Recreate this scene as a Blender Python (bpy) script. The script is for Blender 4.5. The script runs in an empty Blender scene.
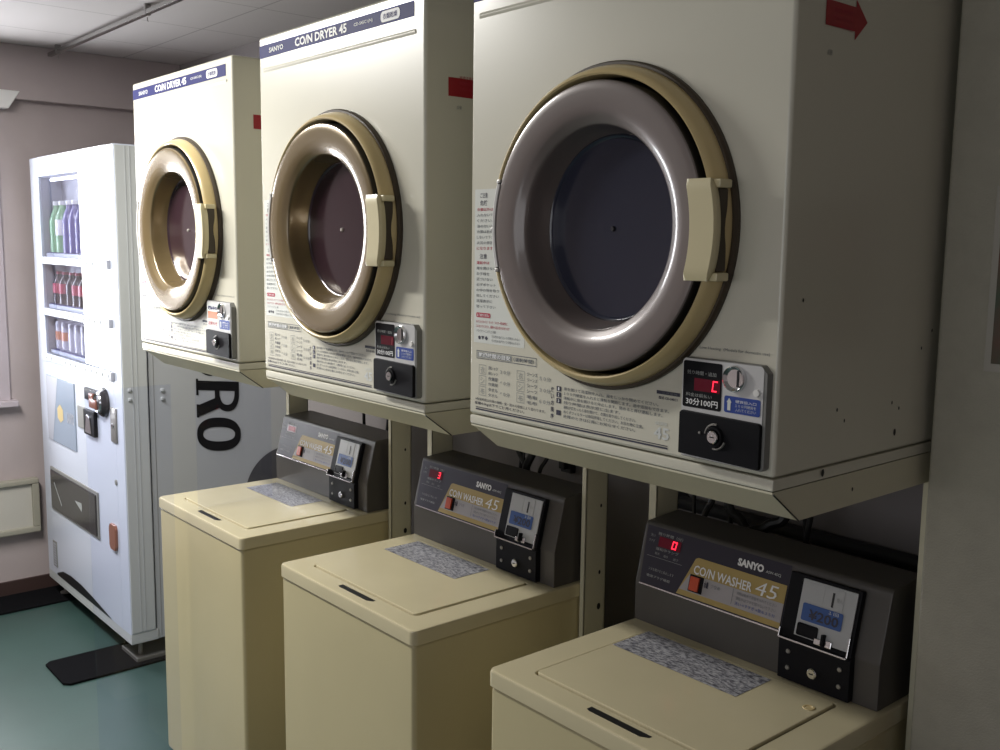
import bpy, bmesh, math, random
from mathutils import Vector, Matrix
random.seed(7)
SC = bpy.context.scene
COL = SC.collection
PI = math.pi

# ------------------------------------------------------------------ materials
def mat(name, col, rough=.5, metal=0., noise=0., nscale=20., bump=0., bscale=200., coat=0., crough=.12, spec=.5,
        emit=None, estr=0., trans=0., alpha=1., col2=None):
    m = bpy.data.materials.new(name); m.use_nodes = True
    nt = m.node_tree; b = nt.nodes['Principled BSDF']
    b.inputs['Base Color'].default_value = (*col, 1)
    b.inputs['Roughness'].default_value = rough
    b.inputs['Metallic'].default_value = metal
    b.inputs['Specular IOR Level'].default_value = spec
    b.inputs['Coat Weight'].default_value = coat
    b.inputs['Coat Roughness'].default_value = crough
    if trans: b.inputs['Transmission Weight'].default_value = trans
    if emit:
        b.inputs['Emission Color'].default_value = (*emit, 1); b.inputs['Emission Strength'].default_value = estr
    tc = nt.nodes.new('ShaderNodeTexCoord')
    if noise or col2:
        n = nt.nodes.new('ShaderNodeTexNoise'); n.inputs['Scale'].default_value = nscale; n.inputs['Detail'].default_value = 5
        r = nt.nodes.new('ShaderNodeMix'); r.data_type = 'RGBA'
        c2 = col2 if col2 else tuple(max(0, c*(1-noise)) for c in col)
        r.inputs[6].default_value = (*col, 1); r.inputs[7].default_value = (*c2, 1)
        rm = nt.nodes.new('ShaderNodeMapRange'); rm.inputs[1].default_value = .35; rm.inputs[2].default_value = .7
        nt.links.new(tc.outputs['Object'], n.inputs['Vector']); nt.links.new(n.outputs['Fac'], rm.inputs[0])
        nt.links.new(rm.outputs[0], r.inputs[0]); nt.links.new(r.outputs[2], b.inputs['Base Color'])
    if bump:
        n2 = nt.nodes.new('ShaderNodeTexNoise'); n2.inputs['Scale'].default_value = bscale; n2.inputs['Detail'].default_value = 3
        bp = nt.nodes.new('ShaderNodeBump'); bp.inputs['Strength'].default_value = bump; bp.inputs['Distance'].default_value = .002
        nt.links.new(tc.outputs['Object'], n2.inputs['Vector']); nt.links.new(n2.outputs['Fac'], bp.inputs['Height'])
        nt.links.new(bp.outputs[0], b.inputs['Normal'])
    return m

def glass_mat(name, tint, gloss_fac=.5, rough=.02):
    m = bpy.data.materials.new(name); m.use_nodes = True; nt = m.node_tree
    nt.nodes.clear()
    o = nt.nodes.new('ShaderNodeOutputMaterial'); mx = nt.nodes.new('ShaderNodeMixShader')
    t = nt.nodes.new('ShaderNodeBsdfTransparent'); t.inputs[0].default_value = (*tint, 1)
    g = nt.nodes.new('ShaderNodeBsdfGlossy'); g.inputs['Roughness'].default_value = rough
    f = nt.nodes.new('ShaderNodeFresnel'); f.inputs[0].default_value = 1.5
    ml = nt.nodes.new('ShaderNodeMath'); ml.operation = 'MULTIPLY'; ml.inputs[1].default_value = gloss_fac; ml.use_clamp = True
    ge = nt.nodes.new('ShaderNodeNewGeometry'); sb = nt.nodes.new('ShaderNodeMath'); sb.operation = 'SUBTRACT'; sb.inputs[0].default_value = 1
    m2 = nt.nodes.new('ShaderNodeMath'); m2.operation = 'MULTIPLY'
    nt.links.new(ge.outputs['Backfacing'], sb.inputs[1]); nt.links.new(sb.outputs[0], m2.inputs[0]); nt.links.new(ml.outputs[0], m2.inputs[1])
    nt.links.new(f.outputs[0], ml.inputs[0]); nt.links.new(m2.outputs[0], mx.inputs[0])
    nt.links.new(t.outputs[0], mx.inputs[1]); nt.links.new(g.outputs[0], mx.inputs[2]); nt.links.new(mx.outputs[0], o.inputs[0])
    return m

def floor_mat():
    m = mat('green_floor', (.034, .070, .062), .42, noise=.25, nscale=2.2, bump=.08, bscale=60)
    return m

def ceil_mat():
    """plasterboard ceiling: seams every .455 m, a fine worm-hole texture"""
    m = mat('ceiling_board', (.50, .47, .46), .85)
    nt = m.node_tree; b = nt.nodes['Principled BSDF']
    tc = nt.nodes.new('ShaderNodeTexCoord')
    br = nt.nodes.new('ShaderNodeTexBrick'); br.offset = 0.; br.inputs['Scale'].default_value = 1
    br.inputs['Brick Width'].default_value = .455; br.inputs['Row Height'].default_value = .91
    br.inputs['Mortar Size'].default_value = .0035; br.inputs['Mortar Smooth'].default_value = .1
    br.inputs['Color1'].default_value = (.50, .47, .46, 1); br.inputs['Color2'].default_value = (.50, .47, .46, 1)
    br.inputs['Mortar'].default_value = (.33, .31, .30, 1)
    mp = nt.nodes.new('ShaderNodeMapping'); mp.inputs['Location'].default_value = (1.11, .36, 0)
    nt.links.new(tc.outputs['Object'], mp.inputs[0]); nt.links.new(mp.outputs[0], br.inputs[0])
    nt.links.new(br.outputs[0], b.inputs['Base Color'])
    n = nt.nodes.new('ShaderNodeTexNoise'); n.inputs['Scale'].default_value = 90
    bp = nt.nodes.new('ShaderNodeBump'); bp.inputs['Strength'].default_value = .15; bp.inputs['Distance'].default_value = .002
    nt.links.new(tc.outputs['Object'], n.inputs[0]); nt.links.new(n.outputs[0], bp.inputs['Height']); nt.links.new(bp.outputs[0], b.inputs['Normal'])
    return m

def brushed():
    m = mat('speckled_lid_label', (.42, .43, .46), .3)
    nt = m.node_tree; b = nt.nodes['Principled BSDF']
    tc = nt.nodes.new('ShaderNodeTexCoord'); n = nt.nodes.new('ShaderNodeTexNoise')
    mp = nt.nodes.new('ShaderNodeMapping'); mp.inputs['Scale'].default_value = (90, 220, 1)
    n.inputs['Scale'].default_value = 1.0; n.inputs['Detail'].default_value = 6; n.inputs['Roughness'].default_value = .7
    cr = nt.nodes.new('ShaderNodeValToRGB'); cr.color_ramp.elements[0].position = .40; cr.color_ramp.elements[1].position = .58
    cr.color_ramp.elements[0].color = (.07, .07, .09, 1); cr.color_ramp.elements[1].color = (.40, .40, .42, 1)
    nt.links.new(tc.outputs['Object'], mp.inputs[0]); nt.links.new(mp.outputs[0], n.inputs[0]); nt.links.new(n.outputs[0], cr.inputs[0])
    nt.links.new(cr.outputs[0], b.inputs['Base Color'])
    return m

M = {
 'cab': mat('dryer_white_enamel', (.64, .62, .515), .33, noise=.05, nscale=3, coat=.5, crough=.15, spec=.5),
 'cream': mat('cream_frame_enamel', (.60, .57, .43), .42, noise=.08, nscale=4),
 'wash': mat('washer_yellow_enamel', (.51, .445, .265), .30, noise=.06, nscale=4, coat=.25),
 'lid': mat('washer_top_plastic', (.54, .48, .315), .24, noise=.05, nscale=6, coat=.3),
 'dring': mat('door_cream_plastic', (.56, .44, .22), .33, coat=.2),
 'bowl': mat('smoked_door_plastic', (.17, .14, .13), .34, metal=.15, coat=.7),
 'bowl_warmlit': mat('warm_lit_smoked_door_plastic', (.20, .145, .07), .27, metal=.35, coat=.9),  # bowl plastic again, warm light on the two far doors put into its colour
 'blackr': mat('black_rubber', (.008, .008, .009), .45),
 'seal_shade': mat('dark_brown_seal_and_shade', (.05, .035, .02), .5),
 'glassd': mat('dark_door_glass', (.022, .025, .045), .12, coat=.3),
 'glassr': mat('dark_reddish_door_glass', (.032, .016, .022), .12, coat=.3),
 'dot': mat('pale_button', (.45, .42, .38), .4),
 'dotd': mat('dark_button', (.01, .01, .012), .4),
 'handle': mat('handle_cream_plastic', (.62, .55, .34), .35, coat=.2),
 'hinge': mat('hinge_white', (.75, .74, .72), .3),
 'blue': mat('navy_strip', (.020, .022, .12), .5, spec=.15),
 'white': mat('white_print', (.8, .8, .8), .5),
 'greyp': mat('pale_grey_print', (.62, .64, .62), .5),
 'ink': mat('dark_ink', (.035, .035, .06), .6),
 'letter': mat('black_vinyl_letter', (.006, .006, .007), .55, spec=.25),
 'inkg': mat('grey_ink', (.16, .17, .18), .6),
 'red': mat('red_ink', (.42, .03, .06), .5),
 'redsticker': mat('red_sticker', (.33, .012, .02), .4),
 'sticker': mat('pale_instruction_sticker', (.66, .68, .64), .4),
 'tgrey': mat('grey_box_ink', (.30, .31, .30), .6),
 'silver': mat('silver_control_plate', (.58, .58, .58), .35, metal=.15),
 'panelside': mat('grey_plate_side', (.20, .20, .19), .5),
 'black': mat('black_plastic', (.007, .007, .009), .5, spec=.12),
 'dispd': mat('dark_red_window', (.05, .004, .010), .25, spec=.3, emit=(1., .0, .08), estr=.03),
 'led': mat('red_led', (.5, .0, .02), .4, emit=(1., .02, .05), estr=2.2),
 'ledoff': mat('dim_red_led', (.12, .0, .01), .4, emit=(1., .02, .06), estr=.12),
 'blues': mat('blue_sticker', (.02, .055, .28), .4),
 'blues2': mat('blue_price_sticker', (.03, .09, .30), .4),
 'chrome': mat('chrome', (.75, .75, .76), .15, metal=1.),
 'console': mat('charcoal_console', (.074, .068, .062), .45, noise=.05, nscale=8),
 'cpanel': mat('dark_violet_panel', (.030, .027, .042), .38, spec=.3),
 'gold': mat('gold_panel', (.42, .31, .11), .45, spec=.3),
 'goldg': mat('silver_lavender_panel', (.38, .36, .37), .45, spec=.3),
 'orange': mat('orange_switch', (.55, .07, .02), .35),
 'coinw': mat('coin_plate_white', (.44, .45, .46), .4),
 'advert': mat('advert_film', (.25, .30, .38), .25),
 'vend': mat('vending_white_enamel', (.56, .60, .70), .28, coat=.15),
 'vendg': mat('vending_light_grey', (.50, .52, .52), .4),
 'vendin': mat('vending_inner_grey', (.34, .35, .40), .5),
 'vside': mat('vending_side_grey', (.44, .455, .47), .4),
 'mat': mat('black_rubber_mat', (.006, .006, .007), .9, spec=.03, bump=.3, bscale=300),
 'steel': mat('galvanised_steel', (.32, .31, .29), .4, metal=.7),
 'floor': floor_mat(), 'ceil': ceil_mat(),
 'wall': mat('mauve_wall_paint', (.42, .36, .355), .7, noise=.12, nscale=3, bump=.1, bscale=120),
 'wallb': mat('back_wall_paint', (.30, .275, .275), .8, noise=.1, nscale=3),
 'pillar': mat('textured_wallpaper', (.40, .38, .31), .75, noise=.08, nscale=30, bump=.5, bscale=350),
 'base': mat('brown_baseboard', (.045, .025, .022), .5),
 'grill': mat('duct_panel_beige', (.46, .44, .39), .5),
 'grillf': mat('duct_frame_olive', (.30, .285, .23), .5),
 'frame': mat('window_frame_paint', (.40, .35, .37), .6),
 'rail': mat('ceiling_rail_metal', (.42, .41, .40), .22, metal=1.),
 'pipe': mat('dark_pipe', (.02, .02, .022), .5),
 'hose': mat('black_hose', (.012, .012, .012), .45),
 'lidlabel': brushed(),
 'poster': mat('poster_print', (.03, .08, .04), .4, col2=(.16, .03, .02), nscale=14),
 'posterw': mat('poster_border', (.40, .38, .33), .5),
 'vglass': glass_mat('vending_glass', (.92, .93, .97), 1.6),
 'wglass': glass_mat('window_glass', (.95, .96, 1.), .6),
 'curtain': mat('white_curtain', (.72, .70, .74), .8),
 'lamp': mat('display_fill_glow', (.8, .8, .85), .4, emit=(.85, .87, 1.), estr=6.),
 'amber': mat('amber_lamp', (.22, .085, .055), .3),
 'logo': mat('dark_grey_graphic', (.07, .07, .08), .4),
 'logor': mat('dark_red_graphic', (.10, .01, .012), .4),
 'coverb': mat('smoked_cover', (.035, .032, .034), .22, coat=.1),
 'sampleg': mat('pale_green_bottle_plastic', (.22, .42, .24), .2),
 'sampleb': mat('violet_blue_bottle_plastic', (.12, .11, .30), .2),
 'sampler': mat('crimson_label', (.40, .04, .09), .3),
 'sampled': mat('dark_cola_plastic', (.03, .02, .03), .15),
 'samplew': mat('clear_milky_plastic', (.50, .50, .60), .15),
 'cap': mat('white_bottle_cap', (.75, .75, .78), .3),
 'sampleo': mat('orange_label', (.55, .20, .10), .3),
}

# ------------------------------------------------------------------ mesh helpers
class MB:
    def __init__(s): s.bm = bmesh.new(); s.mats = []; s.round = False
    def mi(s, m):
        if m not in s.mats: s.mats.append(m)
        return s.mats.index(m)
    def poly(s, pts, m):
        vs = [s.bm.verts.new(p) for p in pts]; f = s.bm.faces.new(vs); f.material_index = s.mi(m); return f
    def box(s, x0, x1, y0, y1, z0, z1, m, bev=0., seg=2):
        t = bmesh.new(); bmesh.ops.create_cube(t, size=1.)
        for v in t.verts:
            v.co = Vector(((x0+x1)/2+v.co.x*(x1-x0), (y0+y1)/2+v.co.y*(y1-y0), (z0+z1)/2+v.co.z*(z1-z0)))
        if bev: bmesh.ops.bevel(t, geom=list(t.edges), offset=bev, segments=seg, profile=.5, affect='EDGES')
        s.add(t, m)
    def add(s, t, m, mtx=None):
        i = s.mi(m)
        bmesh.ops.recalc_face_normals(t, faces=t.faces)
        if mtx is not None: t.transform(mtx)
        for f in t.faces: f.material_index = i
        me = bpy.data.meshes.new('tmp'); t.to_mesh(me); t.free()
        n = len(s.bm.faces); s.bm.from_mesh(me); bpy.data.meshes.remove(me)
        s.bm.faces.ensure_lookup_table()
        for f in s.bm.faces[n:]: f.material_index = i
    def prism(s, prof, a, b, m, axis='x', bev=0.):
        """profile in the two other axes, extruded from a to b along axis"""
        t = bmesh.new()
        def P(p, q):
            return {'x': (q, p[0], p[1]), 'y': (p[0], q, p[1]), 'z': (p[0], p[1], q)}[axis]
        A = [t.verts.new(P(p, a)) for p in prof]; B = [t.verts.new(P(p, b)) for p in prof]
        n = len(prof)
        t.faces.new(A); t.faces.new(B[::-1])
        for i in range(n): t.faces.new((A[i], B[i], B[(i+1) % n], A[(i+1) % n]))
        bmesh.ops.recalc_face_normals(t, faces=t.faces)
        if bev: bmesh.ops.bevel(t, geom=list(t.edges), offset=bev, segments=2, profile=.5, affect='EDGES')
        s.add(t, m)
    def lathe(s, prof, c, m, axis='y', seg=96, a0=0., a1=2*PI, close=False):
        """profile (r, h) turned round axis through c"""
        s.round = True; t = bmesh.new(); full = abs(a1-a0-2*PI) < 1e-6
        n = seg if full else seg+1; rings = []
        for i in range(n):
            a = a0+(a1-a0)*i/seg; ring = []
            for r, h in prof:
                p = (c[0]+r*math.cos(a), c[1]+h, c[2]+r*math.sin(a)) if axis == 'y' else (c[0]+r*math.cos(a), c[1]+r*math.sin(a), c[2]+h)
                ring.append(t.verts.new(p))
            rings.append(ring)
        k = len(prof)
        for i in range(seg):
            A, B = rings[i], rings[(i+1) % n]
            for j in range(k if close else k-1):
                j2 = (j+1) % k
                t.faces.new((A[j], A[j2], B[j2], B[j]))
        if close and not full: t.faces.new(rings[0]); t.faces.new(rings[-1][::-1])
        bmesh.ops.remove_doubles(t, verts=t.verts, dist=1e-6)
        s.add(t, m)
    def tube(s, pts, r, m, seg=10):
        t = bmesh.new(); pts = [Vector(p) for p in pts]; rings = []
        for i, p in enumerate(pts):
            d = (pts[min(i+1, len(pts)-1)]-pts[max(i-1, 0)]).normalized()
            a = d.orthogonal().normalized() if i == 0 else (prev-d*prev.dot(d)).normalized()
            prev = a; b = d.cross(a)
            rings.append([t.verts.new(p+a*r*math.cos(2*PI*k/seg)+b*r*math.sin(2*PI*k/seg)) for k in range(seg)])
        for A, B in zip(rings, rings[1:]):
            for k in range(seg): t.faces.new((A[k], A[(k+1) % seg], B[(k+1) % seg], B[k]))
        t.faces.new(rings[0]); t.faces.new(rings[-1][::-1])
        s.add(t, m)
    def build(s, name, parent=None, smooth=30, loc=None):
        me = bpy.data.meshes.new(name); s.bm.to_mesh(me); s.bm.free()
        for m in s.mats: me.materials.append(m)
        if smooth:
            for p in me.polygons: p.use_smooth = True
            try: me.set_sharp_from_angle(angle=math.radians(smooth))
            except Exception: pass
        o = bpy.data.objects.new(name, me); COL.objects.link(o)
        if smooth and not s.round:
            md = o.modifiers.new('weighted_normals', 'WEIGHTED_NORMAL'); md.keep_sharp = True; md.weight = 100
        if parent: o.parent = parent
        if loc: o.location = loc
        return o

def spline(pts, n=8):
    P = [Vector(p) for p in pts]; P = [P[0]*2-P[1]]+P+[P[-1]*2-P[-2]]; out = []
    for i in range(1, len(P)-2):
        for k in range(n):
            t = k/n
            out.append(.5*((2*P[i])+(-P[i-1]+P[i+1])*t+(2*P[i-1]-5*P[i]+4*P[i+1]-P[i+2])*t*t+(-P[i-1]+3*P[i]-3*P[i+1]+P[i+2])*t**3))
    out.append(P[-2]); return out

_tc = bpy.data.curves.new('txt', 'FONT'); _to = bpy.data.objects.new('txt', _tc)
COL.objects.link(_to)
_cache = {}
def text_mesh(body, bold=0., shear=0., res=2):
    k = (body, bold, shear, res)
    if k in _cache: return _cache[k]
    _tc.body = body; _tc.offset = bold; _tc.shear = shear; _tc.resolution_u = res; _tc.size = 1
    bpy.context.view_layer.update()
    dg = bpy.context.evaluated_depsgraph_get()
    me = bpy.data.meshes.new_from_object(_to.evaluated_get(dg))
    xs = [v.co.x for v in me.vertices]; ys = [v.co.y for v in me.vertices]
    if xs: _cache[k] = (me, min(xs), max(xs), min(ys), max(ys))
    else: _cache[k] = None
    return _cache[k]

class Print:
    """lettering and flat print on one plane: origin P, right u, up v, normal n; (x, y) in metres on the plane"""
    def __init__(s, P, u, v):
        s.P = Vector(P); s.u = Vector(u).normalized(); s.v = Vector(v).normalized(); s.n = s.u.cross(s.v); s.mb = MB()
        s.lift = .0004
    def pt(s, x, y, l=None): return s.P+s.u*x+s.v*y+s.n*(s.lift if l is None else l)
    def text(s, body, x0, x1, y0, y1, m, bold=0., shear=0., res=2, lift=None, rot=False, keep=False):
        r = text_mesh(body, bold, shear, res)
        if not r: return
        me, a, b, c, d = r; i = s.mb.mi(m)
        if keep:                         # keep letter proportions, fit the height
            w = (b-a)*(y1-y0)/(d-c); x1 = x0+w
        vs = []
        for v in me.vertices:
            fx, fy = (v.co.x-a)/(b-a), (v.co.y-c)/(d-c)
            if rot: fx, fy = fy, 1-fx    # turned a quarter clockwise
            vs.append(s.mb.bm.verts.new(s.pt(x0+(x1-x0)*fx, y0+(y1-y0)*fy, lift)))
        for p in me.polygons:
            try: f = s.mb.bm.faces.new([vs[k] for k in p.vertices]); f.material_index = i
            except ValueError: pass
    def rect(s, x0, x1, y0, y1, m, lift=None, r=0.):
        if r:
            pts = []
            for cx, cy, a in ((x1-r, y1-r, 0), (x0+r, y1-r, 90), (x0+r, y0+r, 180), (x1-r, y0+r, 270)):
                for k in range(5):
                    t = math.radians(a+k*22.5); pts.append(s.pt(cx+r*math.cos(t), cy+r*math.sin(t), lift))
            s.mb.poly(pts, m)
        else: s.mb.poly([s.pt(x0, y0, lift), s.pt(x1, y0, lift), s.pt(x1, y1, lift), s.pt(x0, y1, lift)], m)
    def poly(s, pts, m, lift=None): s.mb.poly([s.pt(x, y, lift) for x, y in pts], m)
    def outline(s, x0, x1, y0, y1, t, m, lift=None):
        s.rect(x0, x1, y0, y0+t, m, lift); s.rect(x0, x1, y1-t, y1, m, lift)
        s.rect(x0, x0+t, y0+t, y1-t, m, lift); s.rect(x1-t, x1, y0+t, y1-t, m, lift)
    def ring(s, x, y, r0, r1, m, a0=0, a1=360, lift=None, n=28):
        for k in range(n):
            a = math.radians(a0+(a1-a0)*k/n); b = math.radians(a0+(a1-a0)*(k+1)/n)
            q = [(x+r1*math.cos(a), y+r1*math.sin(a)), (x+r1*math.cos(b), y+r1*math.sin(b))]
            if r0: q += [(x+r0*math.cos(b), y+r0*math.sin(b)), (x+r0*math.cos(a), y+r0*math.sin(a))]
            else: q += [(x, y)]
            s.poly(q, m, lift)
    def build(s, name, parent): return s.mb.build(name, parent, smooth=0)

def seg7(p, x, y, w, h, digit, m, lift=.0008, sl=.12):
    segs = {'0': 'abcdef', 'C': 'adef', '1': 'bc', '3': 'abcdg', '8': 'abcdefg'}[digit]; t = w*.22
    R = {'a': (0, w, h-t, h), 'd': (0, w, 0, t), 'g': (0, w, h/2-t/2, h/2+t/2), 'f': (0, t, h/2, h), 'e': (0, t, 0, h/2), 'b': (w-t, w, h/2, h), 'c': (w-t, w, 0, h/2)}
    for k in segs:
        a, b, c, d = R[k]
        p.poly([(x+a+c*sl, y+c), (x+b+c*sl, y+c), (x+b+d*sl, y+d), (x+a+d*sl, y+d)], m, lift)

def empty(name, loc, label, cat, group=None):
    o = bpy.data.objects.new(name, None); COL.objects.link(o); o.location = loc; o.empty_display_size = .1
    tag(o, label, cat, group); return o
def tag(o, label, cat, group=None, kind=None):
    if label: o['label'] = label
    if cat: o['category'] = cat
    if group: o['group'] = group
    if kind: o['kind'] = kind
    return o
def struct(mb, name, smooth=30):
    o = mb.build(name, None, smooth); o['kind'] = 'structure'; return o

# ------------------------------------------------------------------ the room
XL, XR, YB, YF, ZC = -1.96, 3.7, .80, -2.9, 2.28
WY0, WY1, WZ0, WZ1 = -.62, -.055, .86, 2.02          # opening in the left wall
b = MB(); b.box(XL-.1, XR+.1, YF-.1, YB+.1, -.1, 0, M['floor']); struct(b, 'floor')
b = MB(); b.box(XL-.1, XR+.1, YF-.1, YB+.1, ZC, ZC+.1, M['ceil']); struct(b, 'ceiling')
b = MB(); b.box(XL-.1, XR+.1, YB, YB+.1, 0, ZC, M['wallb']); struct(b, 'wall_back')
b = MB(); b.box(XL-.1, XR+.1, YF-.1, YF, 0, ZC, M['wall']); struct(b, 'wall_front')
b = MB(); b.box(XR, XR+.1, YF, YB, 0, ZC, M['wall']); struct(b, 'wall_right')
b = MB()
b.box(XL-.12, XL, WY1, YB, 0, ZC, M['wall']); b.box(XL-.12, XL, YF, WY0, 0, ZC, M['wall'])
b.box(XL-.12, XL, WY0, WY1, 0, WZ0, M['wall']); b.box(XL-.12, XL, WY0, WY1, WZ1, ZC, M['wall'])
struct(b, 'wall_left')
# beam along the top of the left wall, its lower edge throws the dark line
b = MB(); b.box(XL, XL+.055, YF, YB, 2.065, ZC, M['wall'], .004); struct(b, 'trim_1')
# wall return beside the nearest machines
b = MB(); b.box(1.796, XR, .385, YB, 0, ZC, M['pillar'], .006, 3); struct(b, 'wall_pillar')
b = MB(); b.box(XL, XL+.012, YF, YB, 0, .062, M['base'], .002); struct(b, 'baseboard_left')
b = MB(); b.box(XL+.012, 1.796, YB-.012, YB, 0, .062, M['base'], .002); struct(b, 'baseboard_back')
b = MB(); b.box(1.796, XR, .373, .385, 0, .062, M['base'], .002); struct(b, 'baseboard_pillar')

# window in the left wall: architrave, sash frames, glass
w = bpy.data.objects.new('window_1', None); COL.objects.link(w); w['kind'] = 'structure'; w.location = (XL, (WY0+WY1)/2, WZ0)
def place(o, root): o.matrix_parent_inverse = root.matrix_basis.inverted(); return o
b = MB()
b.box(XL-.02, XL+.014, WY1-.001, WY1+.10, WZ0-.03, WZ1+.04, M['frame'], .003)
b.box(XL-.02, XL+.014, WY0-.10, WY0+.001, WZ0-.03, WZ1+.04, M['frame'], .003)
b.box(XL-.02, XL+.014, WY0, WY1, WZ1, WZ1+.04, M['frame'], .003)
b.box(XL-.02, XL+.05, WY0-.12, WY1+.12, WZ0-.045, WZ0-.02, M['frame'], .004)
place(b.build('window_frame', w), w)
ym = (WY0+WY1)/2
for k, (a, c) in enumerate(((WY0, ym), (ym, WY1))):
    b = MB(); X0, X1 = XL-.085+.02*k, XL-.065+.02*k
    b.box(X0, X1, a, a+.03, WZ0, WZ1, M['steel']); b.box(X0, X1, c-.03, c, WZ0, WZ1, M['steel'])
    b.box(X0, X1, a+.03, c-.03, WZ0, WZ0+.035, M['steel']); b.box(X0, X1, a+.03, c-.03, WZ1-.03, WZ1, M['steel'])
    s = place(b.build('sash', w), w)
    b = MB(); b.box(X0+.008, X0+.012, a+.03, c-.03, WZ0+.035, WZ1-.03, M['wglass']); g = b.build('pane', s); place(g, w)

# curtain box over the window
b = MB(); b.prism([(WY0-.15, 2.025), (.082, 2.025), (.128, 2.097), (WY0-.15, 2.097)], XL+.0, XL+.06, M['hinge'], 'x', .003)
tag(b.build('curtain_box'), 'white curtain box at the top of the left wall above the window', 'curtain box')

# low beige panel on the left wall
t = empty('duct_panel', (XL, -.25, .28), 'low beige rectangular duct panel with olive rim on the left wall beside the vending machine', 'wall panel')
b = MB(); b.box(.001, .03, -.4, .365, .0, .215, M['grill'], .003); b.build('cover', t)
b = MB()
for z0, z1 in ((-.012, .012), (.198, .22)): b.box(.001, .045, -.41, .38, z0, z1, M['grillf'], .005)
b.box(.001, .044, .352, .38, .0125, .1975, M['grillf'], .003); b.build('rim', t)

# rail under the ceiling
t = empty('ceiling_rail', (0, .250, 2.25), 'thin shiny metal rail hung under the ceiling, running from the left wall', 'rail')
b = MB(); b.box(-1.92, 1.6, -.009, .009, -.004, .012, M['rail'], .003); b.build('track', t)
for x in (-1.80, -.86, .05, .95):
    b = MB(); b.box(x-.008, x+.008, -.0105, .0105, -.006, .0295, M['rail'], .002); b.tube([(x, 0, -.012), (x, 0, -.022), (x+.006, 0, -.026)], .002, M['steel'], 8); b.build('bracket', t)

# pipe along the back wall
b = MB(); b.tube([(1.0, YB-.03, .905), (1.80, YB-.03, .905)], .016, M['pipe'], 12)
b.tube([(1.0, YB-.03, .905), (1.0, YB, .905)], .02, M['pipe'], 12)
tag(b.build('water_pipe'), 'dark water pipe running along the back wall behind the machines', 'pipe')

# poster on the pillar
t = empty('poster', (1.868, .385, 1.34), 'pale bordered poster with dark green and red print on the wall at the right edge', 'poster')
b = MB(); b.box(0, .36, -.003, .0, 0, .262, M['posterw'], .0005); b.build('paper', t)
b = MB(); b.box(.010, .35, -.0042, -.003, .012, .25, M['poster']); b.build('printed_area', t)

# ------------------------------------------------------------------ dryers
DX = [-.3425, .4145, 1.1588]; DY = [-.003, -.003, .004]; DT = [1.9395, 1.9555, 1.9465]; DW = .622; ZB = 1.2015
JP_V = ['ご注意', '危険', '衣類以外は', '入れないで', 'ください。', '油の付いた', '衣類は乾燥', 'しないで下さい', '火災の原因', 'になります', '注意', '運転中は', '扉を開けない', 'お子様を', '近づけない', '必ずポケット', 'の中の物を取り', '出してください', '洗濯表示に', '従って下さい', '熱に弱い物', '縮みやすい物は', '乾燥しないで', '下さい。']
JP_T = ['扉を開けて洗濯物を入れ、扉をしっかり閉めてください。', '１００円硬貨を入れると運転を開始します。途中追加もできます。', '運転中に扉を開けると停止します。閉めると再び運転します。', '残り時間は表示窓に出ます。', '運転が終わったら扉を開けて、衣類を取り出してください。', '糸くずフィルターは毎回掃除してください。お忘れ物に注意。', '故障のときは係員にお知らせください。']

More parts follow.
